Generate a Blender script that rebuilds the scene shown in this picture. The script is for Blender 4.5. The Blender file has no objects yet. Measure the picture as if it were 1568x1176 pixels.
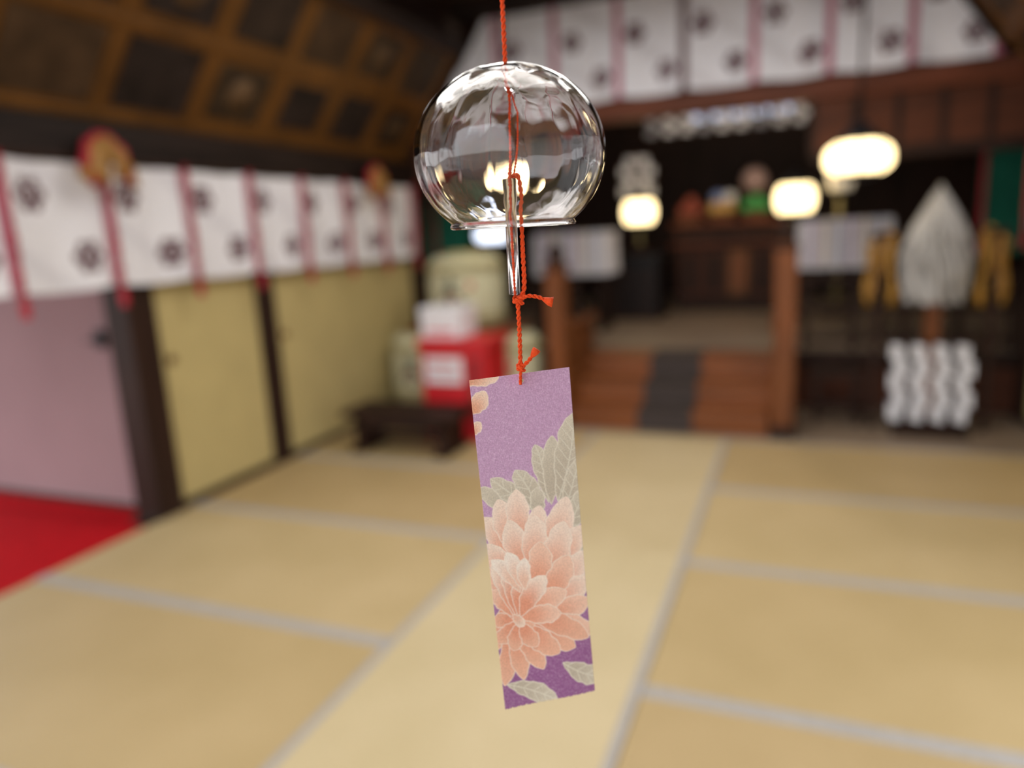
import bpy, math, random
import numpy as np
from mathutils import Vector, Matrix
random.seed(7)
sc = bpy.context.scene
D = bpy.data

# ------------------------------------------------------------ materials
def lin(c):
    out = []
    for v in c:
        v = v/255.0
        out.append(v/12.92 if v <= 0.04045 else ((v+0.055)/1.055)**2.4)
    return out

MATS = {}
def mat(name, rgb, rough=0.6, var=0.15, scale=8.0, bump=0.0, bscale=60.0, metal=0.0,
        stretch=(1, 1, 1), emit=None, estr=0.0, spec=0.5):
    if name in MATS:
        return MATS[name]
    m = D.materials.new(name); m.use_nodes = True
    nt = m.node_tree; b = nt.nodes['Principled BSDF']
    c = lin(rgb)
    tc = nt.nodes.new('ShaderNodeTexCoord')
    mp = nt.nodes.new('ShaderNodeMapping'); mp.inputs['Scale'].default_value = stretch
    nt.links.new(tc.outputs['Object'], mp.inputs['Vector'])
    nz = nt.nodes.new('ShaderNodeTexNoise'); nz.inputs['Scale'].default_value = scale
    nz.inputs['Detail'].default_value = 4
    nt.links.new(mp.outputs[0], nz.inputs['Vector'])
    rp = nt.nodes.new('ShaderNodeValToRGB')
    rp.color_ramp.elements[0].position = 0.3; rp.color_ramp.elements[1].position = 0.7
    rp.color_ramp.elements[0].color = [x*(1-var) for x in c]+[1]
    rp.color_ramp.elements[1].color = [min(1, x*(1+var)) for x in c]+[1]
    nt.links.new(nz.outputs['Fac'], rp.inputs['Fac'])
    nt.links.new(rp.outputs['Color'], b.inputs['Base Color'])
    b.inputs['Roughness'].default_value = rough
    b.inputs['Metallic'].default_value = metal
    b.inputs['Specular IOR Level'].default_value = spec
    if bump > 0:
        n2 = nt.nodes.new('ShaderNodeTexNoise'); n2.inputs['Scale'].default_value = bscale
        nt.links.new(mp.outputs[0], n2.inputs['Vector'])
        bp = nt.nodes.new('ShaderNodeBump'); bp.inputs['Strength'].default_value = bump
        bp.inputs['Distance'].default_value = 0.005
        nt.links.new(n2.outputs['Fac'], bp.inputs['Height'])
        nt.links.new(bp.outputs[0], b.inputs['Normal'])
    if emit:
        b.inputs['Emission Color'].default_value = lin(emit)+[1]
        b.inputs['Emission Strength'].default_value = estr
    MATS[name] = m
    return m

def vcol_mat(name, rough=0.8, bump=0.0, bscale=200.0, mottle=0.0, bdist=0.0003):
    m = D.materials.new(name); m.use_nodes = True
    nt = m.node_tree; b = nt.nodes['Principled BSDF']
    at = nt.nodes.new('ShaderNodeVertexColor'); at.layer_name = 'Col'
    src = at.outputs['Color']
    tc = nt.nodes.new('ShaderNodeTexCoord')
    nz = nt.nodes.new('ShaderNodeTexNoise'); nz.inputs['Scale'].default_value = bscale
    nz.inputs['Detail'].default_value = 5
    nt.links.new(tc.outputs['Object'], nz.inputs['Vector'])
    if mottle > 0:
        mr = nt.nodes.new('ShaderNodeMapRange')
        mr.inputs['From Min'].default_value = 0.35; mr.inputs['From Max'].default_value = 0.65
        mr.inputs['To Min'].default_value = 1-mottle; mr.inputs['To Max'].default_value = 1+mottle
        nt.links.new(nz.outputs['Fac'], mr.inputs['Value'])
        mx = nt.nodes.new('ShaderNodeVectorMath'); mx.operation = 'SCALE'
        nt.links.new(src, mx.inputs[0]); nt.links.new(mr.outputs[0], mx.inputs['Scale'])
        src = mx.outputs[0]
    nt.links.new(src, b.inputs['Base Color'])
    b.inputs['Roughness'].default_value = rough
    b.inputs['Specular IOR Level'].default_value = 0.2
    if bump > 0:
        bp = nt.nodes.new('ShaderNodeBump'); bp.inputs['Strength'].default_value = bump
        bp.inputs['Distance'].default_value = bdist
        nt.links.new(nz.outputs['Fac'], bp.inputs['Height'])
        nt.links.new(bp.outputs[0], b.inputs['Normal'])
    return m

# ------------------------------------------------------------ mesh builder
class B:
    def __init__(s):
        s.v = []; s.f = []; s.m = []; s.mats = []; s.sm = []
    def mi(s, m):
        if m not in s.mats: s.mats.append(m)
        return s.mats.index(m)
    def add(s, vs, fs, m, smooth=False):
        o = len(s.v); i = s.mi(m)
        s.v += [tuple(v) for v in vs]
        for f in fs:
            s.f.append([o+k for k in f]); s.m.append(i); s.sm.append(smooth)
    def box(s, lo, hi, m, M=None, bev=0.0):
        x0, y0, z0 = lo; x1, y1, z1 = hi
        if bev > 0 and min(x1-x0, y1-y0, z1-z0) > 2.2*bev:
            vs = []; b = bev
            for (x, sx) in ((x0, 1), (x1, -1)):
                for (y, sy) in ((y0, 1), (y1, -1)):
                    for (z, sz) in ((z0, 1), (z1, -1)):
                        vs += [(x, y+sy*b, z+sz*b), (x+sx*b, y, z+sz*b), (x+sx*b, y+sy*b, z)]
            def c(ix, iy, iz, k): return (ix*4+iy*2+iz)*3+k
            fs = []
            for i in (0, 1):
                fs.append([c(i, 0, 0, 0), c(i, 1, 0, 0), c(i, 1, 1, 0), c(i, 0, 1, 0)])
                fs.append([c(0, i, 0, 1), c(1, i, 0, 1), c(1, i, 1, 1), c(0, i, 1, 1)])
                fs.append([c(0, 0, i, 2), c(1, 0, i, 2), c(1, 1, i, 2), c(0, 1, i, 2)])
            for i in (0, 1):
                for j in (0, 1):
                    fs.append([c(i, j, 0, 0), c(i, j, 1, 0), c(i, j, 1, 1), c(i, j, 0, 1)])
                    fs.append([c(i, 0, j, 0), c(i, 1, j, 0), c(i, 1, j, 2), c(i, 0, j, 2)])
                    fs.append([c(0, i, j, 1), c(1, i, j, 1), c(1, i, j, 2), c(0, i, j, 2)])
                    for k in (0, 1):
                        fs.append([c(i, j, k, 0), c(i, j, k, 1), c(i, j, k, 2)])
        else:
            vs = [(x0, y0, z0), (x1, y0, z0), (x1, y1, z0), (x0, y1, z0), (x0, y0, z1), (x1, y0, z1), (x1, y1, z1), (x0, y1, z1)]
            fs = [(0, 3, 2, 1), (4, 5, 6, 7), (0, 1, 5, 4), (1, 2, 6, 5), (2, 3, 7, 6), (3, 0, 4, 7)]
        if M: vs = [M @ Vector(v) for v in vs]
        s.add(vs, fs, m)
    def tube(s, pts, rad, m, n=8, caps=True):
        pts = [Vector(p) for p in pts]
        if not isinstance(rad, (list, tuple)): rad = [rad]*len(pts)
        t0 = (pts[1]-pts[0]).normalized()
        up = Vector((0, 0, 1)) if abs(t0.z) < 0.9 else Vector((1, 0, 0))
        nrm = t0.cross(up).normalized()
        vs = []; fs = []
        for i, p in enumerate(pts):
            if i == 0: t = pts[1]-pts[0]
            elif i == len(pts)-1: t = pts[-1]-pts[-2]
            else: t = pts[i+1]-pts[i-1]
            t.normalize()
            nrm = (nrm - t*nrm.dot(t))
            nrm = nrm.normalized() if nrm.length > 1e-9 else t.orthogonal().normalized()
            bn = t.cross(nrm)
            for k in range(n):
                a = 2*math.pi*k/n
                vs.append(p+(nrm*math.cos(a)+bn*math.sin(a))*rad[i])
        for i in range(len(pts)-1):
            for k in range(n):
                fs.append((i*n+k, i*n+(k+1) % n, (i+1)*n+(k+1) % n, (i+1)*n+k))
        if caps:
            fs.append(tuple(range(n))[::-1]); fs.append(tuple((len(pts)-1)*n+k for k in range(n)))
        s.add(vs, fs, m, True)
    def rope(s, pts, rad, m, pitch=6.0, sub=10, n=6, strands=2):
        P = [Vector(p) for p in pts]
        Q = []
        for i in range(len(P)-1):
            p0 = P[max(i-1, 0)]; p1 = P[i]; p2 = P[i+1]; p3 = P[min(i+2, len(P)-1)]
            for k in range(sub):
                t = k/sub
                Q.append(0.5*((2*p1)+(p2-p0)*t+(2*p0-5*p1+4*p2-p3)*t*t+(3*p1-p0-3*p2+p3)*t**3))
        Q.append(P[-1])
        L = 0; acc = [0]
        for i in range(1, len(Q)):
            L += (Q[i]-Q[i-1]).length; acc.append(L)
        for st in range(strands):
            out = []
            nr = None
            for i, q in enumerate(Q):
                t = (Q[min(i+1, len(Q)-1)]-Q[max(i-1, 0)]).normalized()
                if nr is None: nr = t.orthogonal().normalized()
                nr = (nr-t*nr.dot(t)).normalized(); bn = t.cross(nr)
                a = acc[i]/(rad*pitch)*2*math.pi + st*2*math.pi/strands
                out.append(q+(nr*math.cos(a)+bn*math.sin(a))*rad*0.5)
            s.tube(out, rad*0.58, m, n)
    def lathe(s, prof, m, n=32, c=(0, 0, 0), M=None, close=False, wob=None):
        vs = []; fs = []
        for j, (r, z) in enumerate(prof):
            for k in range(n):
                a = 2*math.pi*k/n
                rr = r*(wob(a, j, z) if wob else 1)
                vs.append(Vector((c[0]+rr*math.cos(a), c[1]+rr*math.sin(a), c[2]+z)))
        L = len(prof)
        for j in range(L-1 if not close else L):
            j2 = (j+1) % L
            for k in range(n):
                fs.append((j*n+k, j*n+(k+1) % n, j2*n+(k+1) % n, j2*n+k))
        if not close:
            if prof[0][0] > 1e-6: fs.append(tuple(range(n))[::-1])
            if prof[-1][0] > 1e-6: fs.append(tuple((L-1)*n+k for k in range(n)))
        if M: vs = [M @ v for v in vs]
        s.add(vs, fs, m, True)
    def ball(s, c, r, m, n=16, sz=1.0):
        prof = [(max(1e-5, r*math.sin(math.pi*i/10)), -r*sz*math.cos(math.pi*i/10)) for i in range(11)]
        s.lathe(prof, m, n, c)
    def done(s, name, parent=None, loc=None):
        me = D.meshes.new(name)
        if loc:
            s.v = [(x-loc[0], y-loc[1], z-loc[2]) for x, y, z in s.v]
        me.from_pydata(s.v, [], s.f)
        for m in s.mats: me.materials.append(m)
        me.polygons.foreach_set('material_index', s.m)
        me.polygons.foreach_set('use_smooth', s.sm)
        me.update()
        o = D.objects.new(name, me); sc.collection.objects.link(o)
        if loc: o.location = loc
        if parent: o.parent = parent
        return o

def empty(name):
    e = D.objects.new(name, None); sc.collection.objects.link(e); return e

def sstep(a, b, x):
    t = np.clip((x-a)/(b-a), 0, 1); return t*t*(3-2*t)

# ------------------------------------------------------------ palette
wood_dark = mat('wood_dark', (46, 29, 22), 0.55, 0.35, 3, 0.3, 40, stretch=(4, 4, 0.6), spec=.18)
wood_beam = mat('wood_beam', (38, 28, 24), 0.55, 0.35, 3, 0.3, 40, stretch=(6, 0.6, 6), spec=.15)
wood_red = mat('wood_reddish', (84, 46, 29), 0.55, 0.3, 3, 0.2, 40, stretch=(1, 6, 6), spec=.2)
wood_lintel = mat('wood_lintel', (100, 54, 35), 0.5, 0.3, 3, 0.2, 40, stretch=(1, 6, 6), spec=.2)
wood_post = mat('wood_post', (118, 66, 28), 0.45, 0.3, 3, 0.2, 40, stretch=(5, 5, 0.7), spec=.3)
wood_step = mat('wood_step', (128, 72, 32), 0.4, 0.25, 3, 0.15, 40, stretch=(0.7, 6, 6), spec=.35)
wood_floor = mat('wood_floor_grey', (142, 124, 106), 0.4, 0.2, 3, 0.1, 30, stretch=(0.6, 8, 1))
wood_gold = mat('wood_gold', (100, 65, 26), 0.5, 0.25, 4, 0.2, 40, spec=.25)
black = mat('black_lacquer', (26, 24, 27), 0.4, 0.2, 5, spec=.3)
fusuma = mat('fusuma_paper', (190, 172, 118), 0.75, 0.05, 5, 0.15, 120)
plaster = mat('plaster_red_bounce', (156, 128, 130), 0.8, 0.05, 2, 0.1, 60, spec=.2)  # white plaster; red bounce from the carpet is put into the colour
plasterw = mat('plaster_wall', (180, 164, 124), 0.8, 0.05, 2, 0.1, 60)
red_carpet = mat('red_carpet', (184, 8, 20), 0.9, 0.15, 30, 0.5, 200, spec=0.1)
red_cord = mat('red_cord', (158, 22, 42), 0.7, 0.2, 20)
gold_cloth = mat('gold_cloth', (158, 114, 52), 0.5, 0.25, 15)
tape = mat('mat_edging_cloth', (172, 166, 160), 0.8, 0.08, 40, 0.3, 300)
white_cloth = mat('white_cloth', (222, 220, 226), 0.8, 0.05, 6)
white_paper = mat('white_paper', (228, 228, 234), 0.8, 0.04, 6)
grey_paper = mat('grey_paper', (160, 160, 168), 0.8, 0.04, 6)
teal = mat('teal_curtain_cloth', (26, 96, 78), 0.7, 0.2, 6, stretch=(6, 6, 1), spec=.2)
yellow = mat('yellow_silk', (176, 130, 50), 0.6, 0.3, 12)
stone = mat('gravel_ground', (150, 145, 138), 0.9, 0.2, 20, 0.5, 50)
straw = mat('straw_mat', (206, 202, 168), 0.85, 0.12, 10, 0.5, 60, stretch=(8, 8, 1))
straw_rope = mat('straw_rope', (170, 156, 108), 0.85, 0.2, 40, 0.6, 80)
red_paint = mat('red_paint', (200, 20, 32), 0.4, 0.06, 6)
lamp_paper = mat('lantern_paper', (255, 236, 190), 0.7, 0.03, 6, emit=(255, 226, 168), estr=4.5)
lamp_dim = mat('lantern_paper_dim', (235, 226, 200), 0.7, 0.03, 6, emit=(255, 232, 196), estr=0.45)
lamp_cool = mat('lamp_glass_cool', (240, 245, 255), 0.5, 0.02, 6, emit=(225, 235, 255), estr=3.0)

# ------------------------------------------------------------ geometry constants (metres)
XL, XR, XC = -3.18, 1.40, -0.89      # walls and centre line of the hall
YE = 5.65                            # end of the hall, start of sanctuary
YF = -2.6                            # open front of the hall
RX = [-1.34-1.80, -1.34, -0.43, -0.43+1.80]

# ---- floor
b = B()
b.box((XL-0.1, YF-0.4, -0.12), (XR+0.1, 4.80, -0.02), wood_floor)
b.box((XL-1.4, 4.80, -0.12), (XR+1.4, 10.8, 0.0), wood_floor)
b.done('floor')
b = B(); b.box((-30, -40, -0.45), (30, 14, -0.40), stone); b.done('ground')

# ---- tatami mats
def tatami_mat(name, rgb, along_x):
    m = D.materials.new(name); m.use_nodes = True
    nt = m.node_tree; p = nt.nodes['Principled BSDF']
    tc = nt.nodes.new('ShaderNodeTexCoord')
    w = nt.nodes.new('ShaderNodeTexWave'); w.wave_type = 'BANDS'
    w.bands_direction = 'X' if along_x else 'Y'
    w.inputs['Scale'].default_value = 55; w.inputs['Distortion'].default_value = 1.0
    nt.links.new(tc.outputs['Object'], w.inputs['Vector'])
    n = nt.nodes.new('ShaderNodeTexNoise'); n.inputs['Scale'].default_value = 2.2
    n.inputs['Detail'].default_value = 6
    nt.links.new(tc.outputs['Object'], n.inputs['Vector'])
    c = lin(rgb)
    r = nt.nodes.new('ShaderNodeValToRGB')
    r.color_ramp.elements[0].position = 0.3; r.color_ramp.elements[1].position = 0.7
    r.color_ramp.elements[0].color = [c[0]*.93, c[1]*.92, c[2]*.88, 1]
    r.color_ramp.elements[1].color = [min(1, c[0]*1.05), c[1]*1.05, c[2]*1.08, 1]
    nt.links.new(n.outputs['Fac'], r.inputs['Fac'])
    mx = nt.nodes.new('ShaderNodeMixRGB'); mx.blend_type = 'MULTIPLY'; mx.inputs['Fac'].default_value = 0.18
    nt.links.new(r.outputs['Color'], mx.inputs['Color1']); nt.links.new(w.outputs['Color'], mx.inputs['Color2'])
    nt.links.new(mx.outputs[0], p.inputs['Base Color'])
    p.inputs['Roughness'].default_value = 0.55
    bp = nt.nodes.new('ShaderNodeBump'); bp.inputs['Strength'].default_value = 0.3; bp.inputs['Distance'].default_value = 0.002
    nt.links.new(w.outputs['Fac'], bp.inputs['Height']); nt.links.new(bp.outputs[0], p.inputs['Normal'])
    return m
tmx = [tatami_mat('rush_x%d' % i, c, True) for i, c in enumerate([(194, 169, 121), (200, 176, 129), (190, 164, 117)])]
tmy = [tatami_mat('rush_y%d' % i, c, False) for i, c in enumerate([(213, 194, 152), (208, 188, 146)])]

def mk_tatami(x0, x1, y0, y1, tone):
    b = B(); g = 0.0015; e = 0.032
    ax = (x1-x0) > (y1-y0)
    m = (tmx if ax else tmy)[tone % (3 if ax else 2)]
    cx, cy = (x0+x1)/2, (y0+y1)/2
    b.box((x0+g, y0+g, -0.019), (x1-g, y1-g, 0.030), m, bev=0.003)
    if ax:
        b.box((x0+g, y0+g, 0.0285), (x1-g, y0+e, 0.0315), tape); b.box((x0+g, y1-e, 0.0285), (x1-g, y1-g, 0.0315), tape)
    else:
        b.box((x0+g, y0+g, 0.0285), (x0+e, y1-g, 0.0315), tape); b.box((x1-e, y0+g, 0.0285), (x1-g, y1-g, 0.0315), tape)
    b.done('tatami_mat', loc=(cx, cy, 0))
rows = [1.98-0.92*k for k in range(4, 0, -1)] + [1.98, 2.90, 3.82, 4.78]
for i in range(len(rows)-1):
    mk_tatami(RX[0], RX[1], rows[i], rows[i+1], i)
    mk_tatami(RX[2], RX[3], rows[i], rows[i+1], i+2)
yy = [-0.70-1.82, -0.70, 1.12, 2.95, 4.78]
for i in range(4):
    mk_tatami(RX[1], RX[2], max(yy[i], -1.7), yy[i+1], i)

# ---- pillars, lintels, sliding doors
def pillar(x, y, z1, w=0.14, m=wood_dark, z0=-0.02):
    b = B(); b.box((x-w/2, y-w/2, z0), (x+w/2, y+w/2, z1), m, bev=0.008)
    b.box((x-w/2-.01, y-w/2-.01, z0), (x+w/2+.01, y+w/2+.01, z0+.06), m, bev=0.005)
    b.done('wooden_pillar')
for x, s in ((XL-0.04, -1), (XR+0.04, 1)):
    for y in (-2.3, -0.4, 1.15):
        pillar(x, y, 1.84, .13)
    pillar(x, 2.735, 1.84, 0.17)
    pillar(x, 3.70, 1.84, 0.13)
    pillar(x+s*.02, YE+0.09, 3.15, 0.17)

def sliding_door(x, y0, y1, side):
    b = B(); z0, z1 = 0.036, 1.80; t = 0.016
    b.box((x-t, y0, z0), (x+t, y1, z1), fusuma)
    for (a, c, d, e) in ((y0, y0+.02, z0, z1), (y1-.02, y1, z0, z1), (y0, y1, z0, z0+.03), (y0, y1, z1-.03, z1)):
        b.box((x-t-.006, a, d), (x+t+.006, c, e), wood_dark)
    b.lathe([(0.028, 0), (0.028, 0.006), (0.02, 0.004), (0.0, 0.003)], wood_gold, 20, M=Matrix.Translation((x+side*t, y0+0.08, 0.85)) @ Matrix.Rotation(side*math.pi/2, 4, 'Y'))
    b.done('sliding_door')
sliding_door(XL-0.01, 2.83, 3.63, 1)
sliding_door(XL-0.01, 3.77, 5.60, 1)
sliding_door(XR+0.01, 2.83, 3.63, -1)
sliding_door(XR+0.01, 3.77, 5.60, -1)
for nm, x, s in (('wall_left', XL, -1), ('wall_right', XR, 1)):
    b = B()
    xo = x+s*0.12
    lo, hi = min(x+s*.05, xo), max(x+s*.05, xo)
    b.box((lo, 2.70, 0), (hi, YE, 2.05), plasterw)
    b.box((min(x-s*.05, xo), YF, 1.84), (max(x-s*.05, xo), YE, 2.05), wood_beam)
    if s > 0:
        b.box((lo, YF, 0), (hi, 0.2, 2.05), plasterw)
    b.box((min(x-s*.0, xo), 2.6, -0.02), (max(x-s*.0, xo), YE, 0.035), wood_dark)
    b.done(nm)

# ---- side corridor with red carpet and partition
b = B(); b.box((-5.6, YF, -0.12), (XL-0.1, 2.85, -0.01), wood_floor)
b.done('floor_corridor')
b = B(); b.box((-5.3, YF+.3, -0.01), (XL+0.02, 2.60, 0.012), red_carpet, bev=0.004)
b.box((-5.3, 2.58, -0.01), (XL-.14, 2.77, 0.012), red_carpet, bev=0.004)
b.done('red_carpet')
b = B(); b.box((-5.6, 2.80, -0.01), (XL-0.13, 2.88, 2.1), plaster)
b.box((-5.6, 2.775, -0.01), (XL-0.13, 2.80, 0.03), wood_dark)
b.done('wall_corridor')
b = B(); b.box((-5.6, YF, 2.1), (XL-0.12, 2.9, 2.2), wood_beam); b.done('ceiling_corridor')
b = B()
b.box((-3.56, 2.768, 0.93), (-3.50, 2.80, 1.03), black, bev=.005)
b.tube([(-3.53, 2.77, 0.98), (-3.53, 2.74, 0.98), (-3.59, 2.735, 0.975)], 0.008, black, 8)
b.done('door_handle')

# ---- sloping coffered ceilings with votive pictures
pic_cols = [(38, 30, 26), (60, 46, 32), (46, 35, 28), (68, 50, 34), (42, 33, 30)]
pics = [mat('votive_painting_%d' % i, c, 0.6, 0.45, 7, spec=.2) for i, c in enumerate(pic_cols)]
pic_lt = mat('votive_painting_faded', (92, 70, 48), 0.6, 0.5, 9, spec=.2)
def slope(name, x0, x1):
    p0 = Vector((x0, 0, 2.06)); p1 = Vector((x1, 0, 2.84))
    s = (p1-p0); L = s.length; s.normalize()
    nrm = Vector((0, 1, 0)).cross(s)
    if nrm.z > 0: nrm = -nrm
    M = Matrix(((s.x, 0, nrm.x, p0.x), (0, 1, 0, 0), (s.z, 0, nrm.z, p0.z), (0, 0, 0, 1)))
    b = B()
    b.box((-0.03, YF, -0.06), (L+.03, YE, -0.02), wood_dark, M)
    sp = 0.57; y = 2.66-sp*9
    ys = [y+sp*k for k in range(16) if y+sp*k < YE+0.1]
    for r in range(2):
        s0 = 0.03+r*(L-0.03)/2; s1 = 0.03+(r+1)*(L-0.03)/2
        for k in range(len(ys)-1):
            if ys[k] < YF: continue
            m = random.choice(pics)
            e = random.uniform(.055, .10)
            b.box((s0+e, ys[k]+e, -0.02), (s1-e*.9, ys[k+1]-e, 0.006), m, M)
            if (k+r) % 3 == 1:
                b.lathe([(0.10, 0.006), (0.10, 0.010), (0.0, 0.010)], pic_lt, 24, M=M @ Matrix.Translation(((s0+s1)/2, (ys[k]+ys[k+1])/2, 0)))
            b.box((s0+.02, ys[k]+.02, -0.02), (s1-.02, ys[k+1]-.02, -0.002), wood_gold, M)
        b.box((s0-.025, YF, -0.02), (s0+.025, YE, 0.014), wood_gold, M, bev=.004)
    for y in ys:
        if y > YF: b.box((0.0, y-.025, -0.02), (L, y+.025, 0.012), wood_gold, M, bev=.004)
    b.box((L-.02, YF, -0.04), (L+.09, YE, 0.05), wood_beam, M, bev=.006)
    b.done(name)
slope('ceiling_slope_left', XL, -2.60)
slope('ceiling_slope_right', XR, 0.82)
b = B()
b.box((-2.68, YF, 3.16), (0.90, YE+.3, 3.24), wood_dark)
for s, x in ((1, -2.66), (-1, 0.88)):
    b.box((min(x, x+s*.05), YF, 2.84), (max(x, x+s*.05), YE, 3.2), wood_dark)
for k in range(7):
    y = YF+.6+k*1.25
    b.box((-2.62, y-.05, 3.08), (0.84, y+.05, 3.16), wood_beam)
b.done('ceiling')

# ---- festival curtains with crests
maku_mat = vcol_mat('crest_curtain_cloth', 0.8, 0.0, 30, 0.03)
def maku(name, origin, du, L, H, stripes, stripe_col, sw, up0=0.155, up1=0.43, nrm=Vector((0, -1, 0)), amp=0.012, alt=None, clip=None, base=(232, 231, 238)):
    nx = int(L/0.009); nz = int(H/0.009)
    U, V = np.meshgrid(np.linspace(0, L, nx), np.linspace(0, H, nz), indexing='ij')
    disp = amp*(np.sin(U*2*np.pi/0.48+0.6)+0.6*np.sin(U*2*np.pi/0.29+V*3+1)+0.4*np.sin(U*17+V*9))*(1-0.6*V/H)
    sag = 0.014*np.abs(np.sin((U-stripes[0])*np.pi/0.49))*-1
    col = np.zeros(U.shape+(3,)); col[:] = lin(base)
    fold_shade = np.array(lin((206, 204, 214)))
    f = (0.5+0.5*np.sin(U*9+V*14))**8  # slanted bands of fold shade painted into the cloth colour
    col = col*(1-0.5*f[..., None])+fold_shade*0.5*f[..., None]
    crest = np.array(lin((86, 46, 54)))
    st = sorted(stripes)
    for i in range(len(st)-1):
        a, c = st[i], st[i+1]
        for (fr, h) in ((0.27, up1), (0.75, up0)):
            dx = U-(a+(c-a)*fr); dz = V-h
            r = np.hypot(dx, dz)/0.080; th = np.arctan2(dz, dx)
            pet = r < 0.90+0.10*np.cos(6*th)
            gap = (np.abs(r-0.46) < 0.04) | ((r > 0.52) & (r < .85) & (np.abs(np.sin(3*th+0.5*np.pi)) < 0.12)) | (r < .10)
            col[pet & ~gap] = crest
    for i, x in enumerate(st):
        mk = np.abs(U-x) < sw/2
        col[mk] = lin(alt[i] if alt and i in alt else stripe_col)
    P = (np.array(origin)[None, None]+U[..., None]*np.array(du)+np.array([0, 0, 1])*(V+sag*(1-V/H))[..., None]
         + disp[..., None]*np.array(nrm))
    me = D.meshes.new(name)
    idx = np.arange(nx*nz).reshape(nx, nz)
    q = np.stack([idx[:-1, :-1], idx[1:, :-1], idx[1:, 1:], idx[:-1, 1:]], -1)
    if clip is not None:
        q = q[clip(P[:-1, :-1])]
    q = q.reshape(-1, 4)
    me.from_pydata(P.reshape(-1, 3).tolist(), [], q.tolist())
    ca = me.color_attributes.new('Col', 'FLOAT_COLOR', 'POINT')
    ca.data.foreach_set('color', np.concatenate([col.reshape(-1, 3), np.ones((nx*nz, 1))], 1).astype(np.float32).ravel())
    me.materials.append(maku_mat)
    me.polygons.foreach_set('use_smooth', [True]*len(me.polygons))
    return D.objects.new(name, me)
for side, x, n in (('l', XL+0.085, Vector((1, 0, 0))), ('r', XR-0.085, Vector((-1, 0, 0)))):
    root = empty('crest_curtain')
    st = [0.02+0.49*k for k in range(0, 12)]
    y0 = 5.54-0.49*11-0.04
    o = maku('cloth', (x, y0, 1.28), (0, 1, 0), 5.57-y0, 0.575, st, (190, 120, 140), 0.045, nrm=n, up0=.148, up1=.42)
    sc.collection.objects.link(o); o.parent = root
    b = B()
    xx = x+n.x*0.035
    for s_ in st:
        y = y0+s_
        b.rope([(xx, y, 1.86), (xx+n.x*.004, y+.004, 1.6), (xx, y, 1.235)], 0.016, red_cord, 5, 8, 6)
        b.lathe([(0.0, -0.075), (0.02, -0.075), (0.017, -0.07), (0.022, -0.03), (0.024, -0.012), (0.010, 0.0)], red_cord, 10, (xx, y, 1.25))
    b.tube([(x, y0, 1.86), (x, 5.6, 1.86)], 0.018, wood_dark, 8)
    b.done('cords_and_rod', parent=root)
root = empty('crest_curtain')
st = [-1.81+0.4805*k for k in range(-2, 7)]
x0 = -2.90
def inside(Pt):
    x, z = Pt[..., 0], Pt[..., 2]
    return (x > -3.18+(z-2.0)*.725+.03) & (x < 1.40-(z-2.0)*.725-.03) & (x > -2.9) & (x < 1.14)
o = maku('cloth', (x0, YE-0.03, 2.375), (1, 0, 0), 4.06, 0.70, [s-x0 for s in st], (182, 104, 130), 0.055,
         alt={4: (92, 54, 56)}, clip=inside, base=(236, 238, 250))
sc.collection.objects.link(o); o.parent = root
b = B(); b.tube([(-2.62, YE-0.03, 3.08), (0.84, YE-0.03, 3.08)], 0.02, wood_dark, 8); b.done('rod', parent=root)

# red and gold silk swags over the curtain rod
def rosette(y, x=XL+0.17, z=1.90):
    b = B()
    for k in range(4):
        w = 0.135-0.026*k
        m = red_cord if k == 0 else gold_cloth
        pts = []; rr = []
        for i in range(19):
            t = -1+2*i/18
            yy_ = y+t*w*(1.0-.12*abs(t))
            zz_ = z+0.065-0.022*k-0.15*abs(t)**2.2*(1.0 if t < 0 else .85)
            pts.append((x+.012*k+.01*math.sin(i*1.3), yy_, zz_)); rr.append(0.014+0.010*abs(t)+.003*math.sin(i*2.1+k))
        b.tube(pts, rr, m, 8)
    b.tube([(x-0.11, y, z+.05), (x, y, z+.05)], 0.015, wood_dark)
    # tassel ends
    for sgn in (-1, 1):
        yy_ = y+sgn*.11
        for q in range(3):
            b.tube([(x+.012*q, yy_+.012*(q-1), z-.06), (x+.012*q, yy_+.018*(q-1), z-.13-.02*q)], [.012, .018], gold_cloth if (sgn < 0) == (q != 2) else red_cord, 7)
    b.done('silk_swag')
rosette(2.55); rosette(4.88)

# ---- lintel and transom under the end curtain
b = B()
b.box((XL, YE, 2.22), (XR, YE+0.16, 2.36), wood_lintel, bev=.01)
b.box((XL, YE+.02, 3.10), (XR, YE+0.16, 3.24), wood_beam)
for a, c in ((XL+.06, -1.80), (0.02, XR-.06)):
    b.box((a, YE+.05, 1.86), (c, YE+0.10, 2.23), wood_red)
    b.box((a, YE+.02, 1.80), (c, YE+0.14, 1.87), wood_dark, bev=.006)
    n = 5
    for k in range(n+1):
        xk = a+(c-a)*k/n
        b.box((xk-.02, YE+.03, 1.86), (xk+.02, YE+0.12, 2.23), wood_dark)
b.done('trim_transom')

# ---- sanctuary shell
b = B(); b.box((XL-1.4, 10.7, 0), (XR+1.4, 10.8, 3.3), wood_dark); b.done('wall_back')
b = B(); b.box((XL-1.4, YE+.14, 0), (XL-1.3, 10.7, 3.3), wood_dark)
b.box((XL-1.4, YE+.04, 0), (XL-.12, YE+.14, 3.3), wood_dark); b.done('wall_sanctuary_left')
b = B(); b.box((XR+1.3, YE+.14, 0), (XR+1.4, 10.7, 3.3), wood_dark)
b.box((XR+.12, YE+.04, 0), (XR+1.4, YE+.14, 3.3), wood_dark); b.done('wall_sanctuary_right')
b = B(); b.box((XL-1.4, YE+.3, 3.24), (XR+1.4, 10.8, 3.34), wood_dark); b.done('ceiling_sanctuary')

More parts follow.
